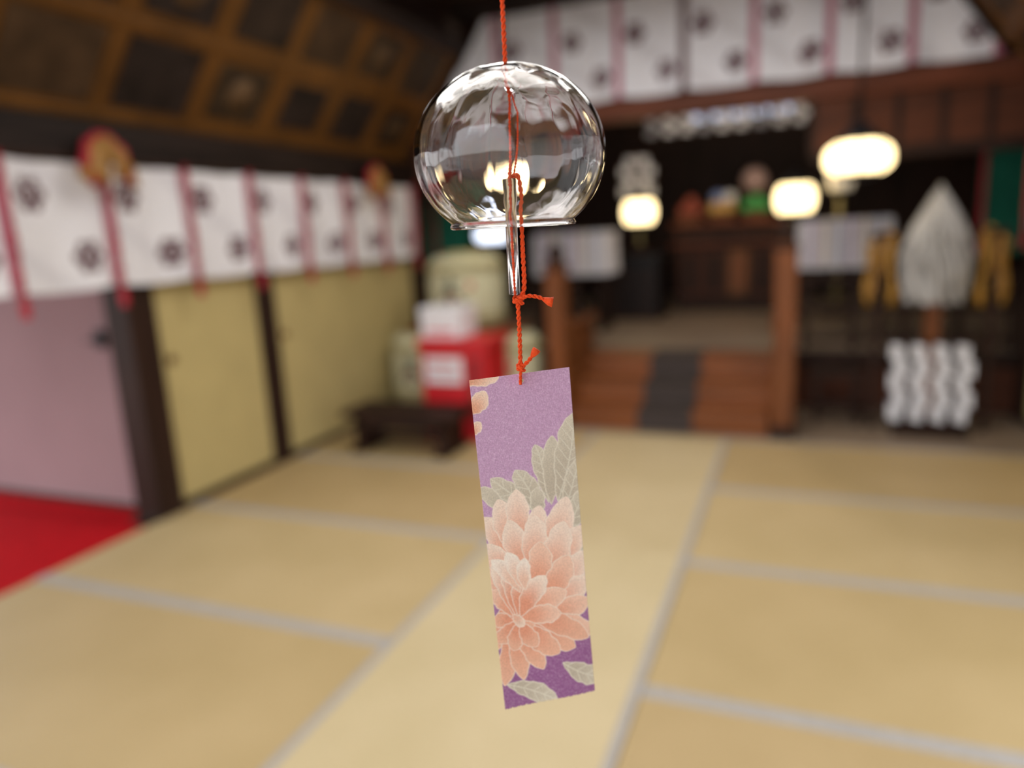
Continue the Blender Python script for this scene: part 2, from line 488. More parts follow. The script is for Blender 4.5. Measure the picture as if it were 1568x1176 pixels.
# ---- raised platform
PZ = 0.45
b = B()
b.box((XL-1.28, 5.90, 0.0), (XR+1.28, 10.68, PZ-.04), wood_red)
for k in range(24):
    y = 5.86+k*0.2
    b.box((XL-1.28, y, PZ-.04), (XR+1.28, y+0.197, PZ), wood_floor)
b.box((XL-1.28, 5.84, PZ-.1), (XR+1.28, 5.90, PZ-.002), wood_dark, bev=.008)
b.done('altar_platform')
# ---- stairs with runner and posts
b = B()
y0 = 4.97; xa, xb = -1.58, -0.20
run = mat('dark_runner_cloth', (64, 54, 50), 0.85, 0.15, 20, 0.4, 150)
for k in range(3):
    z1 = 0.15*(k+1); yk = y0+0.25*k
    b.box((xa, yk+.02, 0), (xb, 5.82, z1-.03), wood_step)
    b.box((xa, yk, z1-.035), (xb, yk+.27 if k < 2 else 5.82, z1), wood_step, bev=.006)
    b.box((-1.08, yk-.006, z1-.15), (-0.70, yk+.0, z1+.006), run)
    b.box((-1.08, yk-.006, z1), (-0.70, yk+.25 if k < 2 else 5.82, z1+.006), run)
for x in (xa-.03, xb+.03):
    b.box((x-.03, 5.14, 0), (x+.03, 5.82, 0.35), wood_post, bev=.006)
    b.box((x-.035, 5.14, 0.70), (x+.035, 5.80, 0.76), wood_post, bev=.01)
    b.box((x-.02, 5.14, 0.52), (x+.02, 5.80, 0.56), wood_post)
    for k in range(4):
        b.box((x-.018, 5.2+k*.16, 0.3), (x+.018, 5.236+k*.16, 0.72), wood_post)
b.done('altar_stairs')
def newel(x, y, h):
    b = B(); w = 0.07
    b.box((x-w, y-w, 0), (x+w, y+w, h-.12), wood_post, bev=.01)
    b.box((x-w-.012, y-w-.012, 0), (x+w+.012, y+w+.012, .08), wood_dark, bev=.006)
    b.box((x-w-.01, y-w-.01, h-.16), (x+w+.01, y+w+.01, h-.13), wood_dark)
    b.lathe([(0.06, 0), (0.065, .02), (0.045, .035), (.06, .06), (.065, .09), (.045, .12), (0.0, .15)], wood_dark, 20, (x, y, h-.12))
    b.done('newel_post')
newel(-0.11, 5.04, 1.40); newel(-1.67, 5.04, 1.32)
def balustrade(a, c):
    b = B(); y = 5.98
    for z, h in ((0.95, .05), (0.72, .035), (0.50, .04)):
        b.box((a, y-.025, z), (c, y+.025, z+h), wood_dark, bev=.005)
    n = max(2, int((c-a)/0.35))
    for k in range(n+1):
        x = a+.03+(c-a-.06)*k/n
        b.box((x-.025, y-.028, PZ), (x+.025, y+.028, 0.97), wood_dark)
    b.done('balustrade')
balustrade(-0.02, XR); balustrade(XL, -1.78)

# ---- hanging lanterns
def hanging_lantern(x, y, z, w=0.40, h=0.19, top=3.16):
    b = B(); r = w/2
    prof = []
    for i in range(13):
        t = i/12; a = -1+2*t
        prof.append((r*(1-0.35*abs(a)**3.0)*(0.985+0.015*math.cos(i*math.pi)), h*a/2))
    b.lathe(prof, lamp_paper, 28, (x, y, z))
    for k in range(8):
        a = k*math.pi/4
        pts = [(x+(p[0]+.004)*math.cos(a), y+(p[0]+.004)*math.sin(a), z+p[1]) for p in prof]
        b.tube(pts, 0.004, wood_dark, 5)
    b.lathe([(r*.72, 0), (r*.76, .02), (r*.55, .04), (r*.35, .09), (r*.16, .12), (0.01, .14)], black, 24, (x, y, z+h/2))
    b.lathe([(r*.4, -.03), (r*.68, -.01), (r*.68, 0.003)], black, 24, (x, y, z-h/2))
    b.tube([(x, y, z+h/2+.12), (x, y, top)], 0.011, black, 8)
    b.done('hanging_lantern')
hanging_lantern(0.29, 5.2, 1.78)
hanging_lantern(-2.07, 5.2, 1.78)
# ---- standing lanterns
def standing_lantern(x, y, z, r=0.18, h=0.27, m=lamp_paper, zb=PZ):
    b = B()
    prof = [(r*(1-0.22*abs(-1+2*i/10)**2.5), h*(-1+2*i/10)/2) for i in range(11)]
    b.lathe(prof, m, 24, (x, y, z))
    for k in range(6):
        a = k*math.pi/3
        b.tube([(x+(p[0]+.003)*math.cos(a), y+(p[0]+.003)*math.sin(a), z+p[1]) for p in prof], .004, wood_dark, 5)
    b.lathe([(r*.8, 0), (r*.95, .015), (r*.5, .06), (r*.2, .10), (0.01, .14)], black, 20, (x, y, z+h/2))
    b.lathe([(r*.3, -.06), (r*.8, -.02), (r*.8, 0.0)], black, 20, (x, y, z-h/2))
    b.tube([(x, y, zb+.03), (x, y, z-h/2-.04)], 0.025, straw_rope, 10)
    b.lathe([(0.15, 0), (0.15, .03), (0.06, .06), (.03, .10)], wood_dark, 20, (x, y, zb))
    b.done('standing_lantern')
standing_lantern(-0.11, 7.9, 1.62, 0.185, 0.26)
standing_lantern(-1.68, 8.0, 1.58, 0.17, 0.24, zb=PZ+.685)
standing_lantern(-3.0, 7.0, 1.42, 0.17, 0.14, lamp_cool)
standing_lantern(0.30, 8.0, 1.84, 0.12, 0.32, lamp_dim)

# ---- black offering chest
b = B()
b.box((-2.10, 7.72, PZ), (-1.44, 8.3, PZ+.62), black, bev=.01)
b.box((-2.14, 7.67, PZ+.62), (-1.40, 8.35, PZ+.68), black, bev=.01)
for k in range(7):
    b.box((-2.07+k*.09, 7.705, PZ+.08), (-2.03+k*.09, 7.72, PZ+.55), wood_dark)
b.box((-2.13, 7.68, PZ), (-1.41, 8.34, PZ+.06), wood_dark, bev=.008)
b.done('offering_chest')

# ---- white-clothed offering tables
def cloth_table(cx, cy):
    b = B(); w = .34; d = .22; z = 1.40
    b.box((cx-w, cy-d, z-.04), (cx+w, cy+d, z), wood_post)
    for sx in (-1, 1):
        for k in range(3):
            b.box((cx+sx*(w-.05)-.02, cy-d+.03+k*(d-.05), PZ), (cx+sx*(w-.05)+.02, cy-d+.07+k*(d-.05), z-.04), wood_dark)
        b.box((cx+sx*(w-.05)-.025, cy-d+.02, PZ), (cx+sx*(w-.05)+.025, cy+d-.02, PZ+.04), wood_dark)
    n = 96; vs = []; fs = []
    per = []
    ww, dd = w+.02, d+.02
    for k in range(n):
        t = k/n*4; s_ = int(t); f = t-s_
        c = [(-ww, -dd), (ww, -dd), (ww, dd), (-ww, dd), (-ww, -dd)]
        p = (c[s_][0]+(c[s_+1][0]-c[s_][0])*f, c[s_][1]+(c[s_+1][1]-c[s_][1])*f)
        per.append(p)
    for lv, (zz, am) in enumerate(((z+.004, 0), (z+.003, .0), (z-.2, .02), (z-.40, .035))):
        for k, p in enumerate(per):
            l = math.hypot(*p); o = am*math.sin(k*1.3)*0.5+am*.3
            sc_ = 0.96 if lv == 0 else 1
            vs.append((cx+p[0]*(sc_+o/l), cy+p[1]*(sc_+o/l), zz))
    for lv in range(3):
        for k in range(n):
            fs.append((lv*n+k, lv*n+(k+1) % n, (lv+1)*n+(k+1) % n, (lv+1)*n+k))
    fs.append(tuple(range(n)))
    b.add(vs, fs, white_cloth)
    for k, cc in enumerate(((180, 150, 186), (206, 180, 140), (160, 166, 190))):
        mm = mat('ribbon_%d' % k, cc, .7)
        for q in range(2):
            xx = cx-.26+.1*k+.3*q
            b.box((xx, cy-dd-.05, z-.36), (xx+.02, cy-dd-.044, z-.02), mm)
            b.box((xx, cy-dd-.05, z-.02), (xx+.02, cy-dd+.02, z+.006), mm)
    b.done('offering_table')
cloth_table(-2.10, 7.0); cloth_table(0.30, 7.0)

# ---- main altar with offerings
b = B()
ax0, ax1 = -1.36, -0.28
b.box((ax0, 8.5, PZ), (ax1, 9.3, 1.38), wood_dark, bev=.01)
b.box((ax0-.06, 8.44, 1.38), (ax1+.06, 9.36, 1.44), wood_lintel, bev=.01)
b.box((ax0-.06, 8.42, 1.18), (ax1+.06, 8.5, 1.22), wood_lintel)
for k in range(4):
    xk = ax0+.04+k*.26
    b.box((xk, 8.48, .62), (xk+.22, 8.50, 1.14), wood_gold if k == 2 else wood_red)
    b.box((xk+.03, 8.47, .66), (xk+.19, 8.482, 1.10), wood_post if k == 2 else wood_dark)
b.done('altar')
def tray(name, x, y, items):
    b = B()
    b.box((x-.11, y-.11, 1.441), (x+.11, y+.11, 1.50), wood_post)
    b.box((x-.15, y-.15, 1.50), (x+.15, y+.15, 1.515), wood_post)
    for s_ in (-1, 1):
        b.box((x-.15, y+s_*.145-.005, 1.50), (x+.15, y+s_*.145+.005, 1.53), wood_post)
        b.box((x+s_*.145-.005, y-.15, 1.50), (x+s_*.145+.005, y+.15, 1.53), wood_post)
    for (dx, dy, dz, r, m) in items: b.ball((x+dx, y+dy, 1.515+dz), r, m)
    b.done(name)
fr = mat('apple_red', (168, 84, 66), .5); fo = mat('orange_peel', (232, 188, 108), .5)
fb = mat('blue_wrap', (140, 160, 216), .5); fg = mat('leaf_green', (84, 176, 98), .6); fw = mat('rice_white', (240, 240, 245), .6)
four = [(-.07, -.07), (.07, -.07), (-.07, .07), (.07, .07)]
tray('fruit_tray', -1.22, 8.66, [(a, c, .06, .065, fr) for a, c in four]+[(0, 0, .15, .065, fr)])
tray('fruit_tray', -0.88, 8.66, [(a, c, .07, .07, fo) for a, c in four]+[(-.05, 0, .18, .075, fb), (.08, 0, .18, .07, fw)])
tray('vegetable_tray', -0.52, 8.66, [(a*1.1, c, .07, .072, fg) for a, c in four]+[(0, 0, .14, .065, fg)])
b = B()
br = mat('bronze_mirror', (176, 146, 138), 0.4, 0.05, 4, metal=0.4)
M = Matrix.Translation((-.56, 9.0, 1.88)) @ Matrix.Rotation(math.pi/2, 4, 'X')
b.lathe([(0, -.012), (.13, -.012), (.14, 0), (.13, .012), (0, .012)], br, 32, M=M)
b.box((-.60, 8.97, 1.441), (-.52, 9.03, 1.73), wood_dark); b.box((-.7, 8.93, 1.441), (-.42, 9.07, 1.48), wood_dark)
b.tube([(-.70, 9, 1.80), (-.64, 9, 1.74), (-.56, 9, 1.73), (-.48, 9, 1.74), (-.42, 9, 1.80)], .014, wood_gold)
b.done('bronze_mirror')

def zigzag(b, x, y, z, w, h, n, m, dirx=1, off=.55, m2=None):
    hh = h/n
    for k in range(n):
        xo = x+dirx*(w*off if k % 2 else 0)
        yo = y-0.004*k
        z1 = z-k*hh
        vs = [(xo-w/2, yo, z1), (xo+w/2, yo, z1-.15*hh), (xo+w/2, yo-.012, z1-hh*1.15), (xo-w/2, yo-.012, z1-hh)]
        b.add(vs, [(0, 1, 2, 3)], m2 if (m2 and k % 2) else m)
b = B()
b.tube([(-1.80, 8.50, PZ), (-1.80, 8.50, 2.22)], .014, wood_post)
b.box((-1.92, 8.40, PZ), (-1.68, 8.60, PZ+.06), wood_dark, bev=.006)
for s_ in (-1, 1):
    zigzag(b, -1.80+s_*.07, 8.48, 2.2, .12, .42, 4, white_paper, s_)
b.done('paper_streamer_wand')

# ---- bright clerestory window far inside
b = B()
win = mat('window_paper', (210, 225, 255), .8, .25, 8, emit=(205, 220, 255), estr=1.0)
for k in range(5):
    xk = -1.50+k*.26
    b.box((xk+.02, 10.60, 2.78), (xk+.24, 10.62, 3.06), win)
    b.box((xk-.02, 10.57, 2.74), (xk+.02, 10.66, 3.10), wood_dark)
b.box((-1.55, 10.57, 2.72), (-.2, 10.68, 2.78), wood_dark); b.box((-1.55, 10.57, 3.06), (-.2, 10.68, 3.12), wood_dark)
b.done('window_1')
b = B()
b.tube([(-1.75, 8.4, 2.60), (0.0, 8.4, 2.60)], .02, straw_rope)
for k in range(9):
    zigzag(b, -1.62+k*.19, 8.38, 2.59, .10, .20, 3, white_paper if k % 3 else grey_paper, 1)
b.tube([(-1.75, 8.4, 2.60), (-1.8, 8.4, 3.24)], .008, straw_rope); b.tube([(0, 8.4, 2.60), (0.05, 8.4, 3.24)], .008, straw_rope)
b.done('sacred_rope')

# ---- teal curtains
def drape(x0, x1, y, z0, z1):
    n = 40; vs = []; fs = []
    for j, z in enumerate((z1, (z0+z1)/2, z0)):
        for k in range(n):
            x = x0+(x1-x0)*k/(n-1)
            vs.append((x, y+.03*math.sin(k*1.1)*(1+.3*j), z))
    for j in range(2):
        for k in range(n-1): fs.append((j*n+k, j*n+k+1, (j+1)*n+k+1, (j+1)*n+k))
    b = B(); b.add(vs, fs, teal, True)
    b.tube([(x0-.05, y, z1), (x1+.05, y, z1)], .016, wood_dark)
    for xx in (x0+.02, (x0+x1)/2):
        b.box((xx-.015, y-.05, z0), (xx+.015, y-.044, z1), red_cord)
    for xx in (x0-.03, x1+.03): b.tube([(xx, y, z1), (xx, y, 3.24)], .008, wood_dark)
    b.done('teal_curtain')
drape(1.16, 1.85, 6.35, 1.1, 2.1); drape(-3.55, -2.86, 6.2, 1.05, 1.75)

# ---- big hemp and paper purification stand (right)
b = B(); gx, gy = 0.78, 5.38
b.box((gx-.22, gy-.22, 0), (gx+.22, gy+.22, .05), wood_dark, bev=.01)
b.box((gx-.14, gy-.14, .05), (gx+.14, gy+.14, .12), wood_dark, bev=.01)
b.box((gx-.045, gy-.045, .1), (gx+.045, gy+.045, .95), wood_post, bev=.008)
b.box((gx-.38, gy-.025, 1.26), (gx+.38, gy+.025, 1.31), wood_dark)
hemp = mat('white_hemp', (200, 198, 196), .85, .15, 12, .6, 60, stretch=(6, 6, 1))
hemp_in = mat('hemp_core', (152, 148, 144), .9, .15, 12)
rng = random.Random(3)
ZB, ZH = .88, .72
def spire_r(t):
    return 0.205*(0.80+0.55*t if t < .35 else (1.0-((t-.35)/.65)**1.6)*0.9925)
b.lathe([(max(.004, .82*spire_r(i/16)), ZB+ZH*i/16) for i in range(17)], hemp_in, 24, (gx, gy, 0))
for k in range(170):
    a = rng.random()*2*math.pi; t0 = rng.random()*.9+.1
    ln = .14+.12*rng.random()
    pts = []
    for i in range(5):
        t = max(0, t0-(ln/ZH)*i/4)
        r = spire_r(t)*(0.84+.22*i/4)
        pts.append((gx+r*math.cos(a+.05*i), gy+r*math.sin(a+.05*i), ZB+ZH*t-(.02*i/4)))
    b.tube(pts, [.006, .011, .011, .011, .006], hemp, 5)
for s_ in (-1, 1):
    for q in range(5):
        xx = gx+s_*(.255+.032*q)
        yo = gy-.05+.025*((q*2) % 5)
        zt = 1.31-.03*abs(q-1); ze = .84+.06*((q*3) % 4)
        n_ = 7; pts = []; rr = []
        for i in range(n_):
            t = i/(n_-1)
            pts.append((xx+s_*.012*math.sin(t*6+q), yo+.01*math.cos(t*5+q), zt+(ze-zt)*t))
            rr.append(.010+.010*(.5+.5*math.sin(t*9+q*1.7))+.006*t)
        b.tube(pts, rr, yellow if q % 2 == 0 else gold_cloth, 8)
        b.ball((xx, yo, zt), .022, yellow)
    b.box((gx+s_*.33-.02, gy-.02, .0), (gx+s_*.33+.02, gy+.02, 1.26), wood_dark)
for k in range(4):
    xk = gx-.205+.125*k
    zigzag(b, xk, gy-.12, .60, .072, .50, 5, white_paper, 1, .42, None)
    zigzag(b, xk+.012, gy+.08, .58, .066, .50, 5, grey_paper, 1, .42)
b.box((gx-.27, gy-.02, .60), (gx+.27, gy+.02, .63), wood_dark)
for yy_ in (-.12, .08): b.box((gx-.27, gy+yy_, .595), (gx+.27, gy+yy_+.012, .61), wood_dark)
for s_ in (-1, 1):
    b.box((gx+s_*.26-.015, gy-.13, 0.58), (gx+s_*.26+.015, gy+.10, .62), wood_dark)
b.done('purification_wand_stand')

# ---- low dark bench on the right
b = B()
b.box((.06, 5.35, .34), (.40, 5.7, .38), wood_dark, bev=.006)
for x in (.08, .34):
    for y in (5.38, 5.63): b.box((x, y, 0), (x+.04, y+.04, .34), wood_dark)
b.box((.08, 5.38, .12), (.38, 5.40, .16), wood_dark)
b.done('low_bench')

# ---- left: low table, red donation cabinet, sake barrels
b = B()
tx0, tx1, ty0, ty1 = -2.88, -2.02, 3.95, 4.30
b.box((tx0, ty0, .27), (tx1, ty1, .31), wood_dark, bev=.006)
b.box((tx0+.1, ty0+.03, .20), (tx1-.1, ty0+.055, .27), wood_dark); b.box((tx0+.1, ty1-.055, .20), (tx1-.1, ty1-.03, .27), wood_dark)
for x in (tx0+.09, tx1-.15):
    b.box((x, ty0+.03, .033), (x+.06, ty1-.03, .27), wood_dark, bev=.005)
    b.box((x-.02, ty0, .033), (x+.08, ty1, .07), wood_dark, bev=.005)
b.box((tx0+.12, (ty0+ty1)/2-.02, .10), (tx1-.12, (ty0+ty1)/2+.02, .14), wood_dark)
for k in range(5):
    b.box((tx0+.02, ty0+.02+k*.065, .31), (tx1-.02, ty0+.07+k*.065, .318), wood_dark)
b.done('low_table')
b = B()
b.box((-2.46, 4.36, .033), (-1.96, 4.74, .72), red_paint, bev=.012)
b.box((-2.48, 4.34, .68), (-1.94, 4.76, .74), red_paint, bev=.01)
b.box((-2.42, 4.352, .44), (-2.14, 4.36, .62), white_paper)
b.box((-2.40, 4.349, .50), (-2.16, 4.352, .515), red_paint); b.box((-2.40, 4.349, .56), (-2.2, 4.352, .575), red_paint)
b.box((-2.10, 4.352, .10), (-2.0, 4.36, .62), mat('red_dark', (150, 14, 24), .5))
b.tube([(-2.04, 4.35, .40), (-2.04, 4.33, .40), (-2.04, 4.33, .32), (-2.04, 4.35, .32)], .006, gold_cloth)
b.done('red_cabinet')
b = B()
b.box((-2.47, 4.42, .741), (-2.16, 4.68, .95), white_paper, bev=.006)
b.box((-2.475, 4.415, .90), (-2.155, 4.685, .955), white_paper, bev=.004)
b.box((-2.42, 4.416, .78), (-2.22, 4.42, .80), red_paint); b.box((-2.38, 4.50, .955), (-2.26, 4.52, .957), black)
b.done('donation_box')
red_ink = mat('red_ink', (190, 60, 60), .7); ink = mat('black_ink', (60, 56, 50), .7)
def barrel(x, y, z0, r, h, ink_m):
    b = B()
    prof = [(r*.90, 0), (r*.97, h*.08), (r*1.0, h*.3), (r*1.02, h*.6), (r*.98, h*.85), (r*.9, h*.95), (r*.75, h)]
    b.lathe(prof, straw, 40, (x, y, z0))
    for zz in (.10, .17, .80, .87):
        rr = r*1.01
        b.rope([(x+rr*math.cos(a), y+rr*math.sin(a), z0+h*zz) for a in [2*math.pi*i/36 for i in range(37)]], .012, straw_rope, 5, 3, 6)
    for k in range(12):
        a = 2*math.pi*k/12
        b.tube([(x+r*1.01*math.cos(a), y+r*1.01*math.sin(a), z0+h*.87), (x+r*1.02*math.cos(a+.26), y+r*1.02*math.sin(a+.26), z0+h*.80)], .008, straw_rope, 6)
    b.lathe([(r*.55, h), (r*.5, h+.03), (0.0, h+.03)], straw_rope, 20, (x, y, z0))
    def stroke(a0, z0_, a1, z1_, w, m):
        pts = []
        for i in range(7):
            t = i/6; a = a0+(a1-a0)*t; zz = z0_+(z1_-z0_)*t
            pts.append((x+(r*1.015)*math.sin(a), y-(r*1.015)*math.cos(a), z0+h*zz))
        b.tube(pts, w, m, 6)
    stroke(-.3, .62, .35, .66, .011, ink_m); stroke(0.02, .74, -.02, .3, .012, ink_m)
    stroke(0, .6, -.38, .32, .010, ink_m); stroke(0.02, .58, .42, .34, .012, ink_m)
    stroke(-.15, .44, .2, .45, .009, red_ink)
    b.lathe([(0.03, 0), (0.03, .012), (0.0, .012)], red_ink, 16, M=Matrix.Translation((x+r*.5, y-r*.87, z0+h*.6)) @ Matrix.Rotation(math.pi/2, 4, 'X'))
    b.done('sake_barrel')
b = B(); b.box((-3.12, 4.84, 0.0), (-1.80, 5.42, .14), wood_dark, bev=.01)
for k in range(4): b.box((-3.05+k*.35, 4.83, .03), (-2.8+k*.35, 4.84, .11), wood_red)
b.done('barrel_plinth')
barrel(-2.84, 5.12, .141, .265, .54, ink); barrel(-2.12, 5.12, .141, .265, .54, ink)
b = B(); b.box((-2.9, 4.95, .712), (-1.98, 5.3, .74), wood_post); b.done('shelf_board')
barrel(-2.43, 5.12, .741, .29, .54, ink)

# ============================================================ WIND CHIME
AX, AY = -0.1163, 0.2950
RD = Vector((0.93, 0.366, 0.0)).normalized()
FD = Vector((-0.366, 0.93, 0.0)).normalized()
chime = empty('glass_wind_chime')

def glass_mat(name, bump, ior=1.5, rough=0.0):
    glass = D.materials.new(name); glass.use_nodes = True
    nt = glass.node_tree; p = nt.nodes['Principled BSDF']
    p.inputs['Base Color'].default_value = (0.99, 0.985, 1.0, 1)
    p.inputs['Roughness'].default_value = rough
    p.inputs['Transmission Weight'].default_value = 1.0
    p.inputs['IOR'].default_value = ior
    if bump > 0:
        tc = nt.nodes.new('ShaderNodeTexCoord'); mp = nt.nodes.new('ShaderNodeMapping')
        mp.inputs['Scale'].default_value = (1, 1, 0.22)
        nz = nt.nodes.new('ShaderNodeTexNoise'); nz.inputs['Scale'].default_value = 80; nz.inputs['Detail'].default_value = 1.0
        nt.links.new(tc.outputs['Object'], mp.inputs[0]); nt.links.new(mp.outputs[0], nz.inputs['Vector'])
        bp = nt.nodes.new('ShaderNodeBump'); bp.inputs['Strength'].default_value = bump; bp.inputs['Distance'].default_value = 0.004
        nt.links.new(nz.outputs['Fac'], bp.inputs['Height']); nt.links.new(bp.outputs[0], p.inputs['Normal'])
    return glass
glass = glass_mat('clear_glass', 0.42, 1.47)
glass2 = glass_mat('clear_glass_rod', 0.0, 1.25, 0.18)

a_, b_ = 0.0400, 0.0355; zc = 1.4648; th = 0.0010
outer = []; inner = []
t0 = 0.07; t1 = math.pi - math.asin(0.0262/0.0400)
N = 60
for i in range(N+1):
    t = t0+(t1-t0)*i/N
    outer.append((a_*math.sin(t)**0.97, zc+b_*math.cos(t)))
    inner.append(((a_-th)*math.sin(t)**0.97, zc+(b_-th)*math.cos(t)))
zr = outer[-1][1]
lip = [(0.0262, zr-.0006), (0.0267, zr-.0014), (0.0267, zr-.0023), (0.0259, zr-.0028), (0.0250, zr-.0024), (0.0247, zr-.0014), (0.0251, zr-.0002)]
neck_o = [(0.0018, zc+b_+.0004), (0.0026, zc+b_+.0006)]
prof = (neck_o+outer+lip+inner[::-1]+[(0.0017, zc+b_-.0016)])
nout = len(neck_o)+len(outer)+3
NP = len(prof)
prof = prof[::-1]      # bottom-up winding so that the glass normals face outward
def wob(a, j, z):
    s = max(0.0, min(1.0, (z-zr)/0.02))
    inn = 1.0 if (NP-1-j) < nout else -0.7
    return 1+0.0042*s*inn*(math.sin(7*a+.8)+.6*math.sin(11*a+2+z*40)+.35*math.sin(19*a))*0.6
b = B(); b.lathe(prof, glass, 180, (AX, AY, 0), close=True, wob=wob)
b.done('glass_bell', parent=chime)
b = B(); b.ball((AX+.001, AY, 1.4925), 0.0028, glass2, 20, 1.2)
b.done('glass_nub', parent=chime)
cl = Vector((AX, AY, 0)) - RD*0.0008
b = B()
b.lathe([(.0018, 1.4065), (.0023, 1.4065), (.0025, 1.407), (.0025, 1.4545), (.0023, 1.455), (.0018, 1.455)], glass2, 28, (cl.x, cl.y, 0), close=True)
b.done('clapper_tube', parent=chime)
thr = mat('orange_thread', (250, 82, 26), .55, .12, 900, .4, 2500, spec=.3)
b = B()
A = Vector((AX, AY, 0))
def V3(side, fwd, z): return tuple(A+RD*side+FD*fwd+Vector((0, 0, z)))
b.rope([V3(0, 0, 1.95), V3(0, 0, 1.60), V3(0, 0, 1.501)], .00100, thr, 5, 90, 6)
b.rope([V3(0, 0, 1.501), V3(.0002, 0, 1.49), V3(-.0002, 0, 1.475), V3(-.0008, 0, 1.4552), V3(-.0008, 0, 1.43), V3(-.0006, 0, 1.4062)], .00070, thr, 5, 22, 6)
b.rope([V3(-.0002, .001, 1.4552), V3(.0022, .001, 1.4562), V3(.0036, .0005, 1.450), V3(.0036, 0, 1.425), V3(.0034, 0, 1.409), V3(.0008, 0, 1.4045)], .0011, thr, 5, 16, 6)
b.rope([V3(.0045, .003, 1.482), V3(.0035, .002, 1.47), V3(.0006, .001, 1.4555)], .0006, thr, 5, 20, 6)  # thin added strand imitates the thread's refracted image in the glass
b.rope([V3(.0045, .003, 1.482), V3(.0030, .002, 1.485), V3(.0002, .0005, 1.492)], .0005, thr, 5, 20, 6)  # upper leg of the refracted image, also an added strand
for k in range(3):
    pts = []
    for i in range(25):
        a = 2*math.pi*i/24
        pts.append(V3(.0006+.0019*math.cos(a), .0015*math.sin(a), 1.4048-.0009*k+.0006*math.sin(a+k*2)))
    b.rope(pts, .0008, thr, 5, 3, 6)
b.rope([V3(.001, -.001, 1.4044), V3(.005, -.002, 1.4058), V3(.0095, -.002, 1.4050), V3(.0125, -.002, 1.4036)], .0009, thr, 5, 14, 6)
b.tube([V3(.0118, -.002, 1.4040), V3(.0138, -.002, 1.4030), V3(.0155, -.002, 1.4026)], [.0010, .0018, .0023], thr, 8)
b.rope([V3(.0004, 0, 1.404), V3(.0005, 0, 1.39), V3(.0002, 0, 1.3735)], .0010, thr, 5, 40, 6)
for k in range(3):
    pts = []
    for i in range(25):
        a = 2*math.pi*i/24
        pts.append(V3(.0004+.0014*math.cos(a), .0012*math.sin(a), 1.3750-.0010*k+.0005*math.sin(a+k*2)))
    b.rope(pts, .0008, thr, 5, 3, 6)
b.rope([V3(.0008, -.001, 1.3746), V3(.0035, -.0015, 1.3768), V3(.0062, -.0015, 1.3800)], .0009, thr, 5, 14, 6)
b.tube([V3(.0056, -.0015, 1.3792), V3(.0068, -.0015, 1.3808), V3(.0078, -.0015, 1.3822)], [.0010, .0017, .0019], thr, 8)
b.rope([V3(.0003, -.001, 1.3735), V3(.0000, -.0012, 1.3705), V3(-.0002, -.0012, 1.3675), V3(-.0001, .0003, 1.3668), V3(0, .0014, 1.3680), V3(.0001, .0013, 1.3710), V3(.0003, .0005, 1.3735)], .0007, thr, 5, 10, 6)
b.done('thread', parent=chime)

# printed crepe paper strip
SW, SL = 0.0462, 0.167
yaw = math.radians(32.8); swing = math.radians(2.6)
nx, ny = 260, 930
U, V = np.meshgrid(np.linspace(0, 1, nx), np.linspace(0, 1, ny), indexing='ij')
# design sheet coordinates of the textile print (keystoned drawing grid)
src = [(0, 0), (1, 0), (1, 1), (0, 1)]; dst = [(718, 583), (871, 563), (913, 1057), (777, 1092)]
Am = []; bm = []
for (u, v), (x, y) in zip(src, dst):
    Am.append([u, v, 1, 0, 0, 0, -u*x, -v*x]); bm.append(x)
    Am.append([0, 0, 0, u, v, 1, -u*y, -v*y]); bm.append(y)
h = np.linalg.solve(np.array(Am, float), np.array(bm, float))
w_ = h[6]*U+h[7]*V+1
X = (h[0]*U+h[1]*V+h[2])/w_; Y = (h[3]*U+h[4]*V+h[5])/w_
top = np.array(lin((204, 164, 200))); bot = np.array(lin((158, 104, 154)))
g = sstep(0.30, 0.90, V)[..., None]
col = top*(1-g)+bot*g
rng = np.random.RandomState(5)
fl = rng.rand(nx, ny)
fl = (fl+np.roll(fl, 1, 1)+np.roll(fl, 2, 1)+np.roll(fl, 3, 1)+np.roll(fl, 1, 0))/5
fl = (fl-.5)*2.2+.5
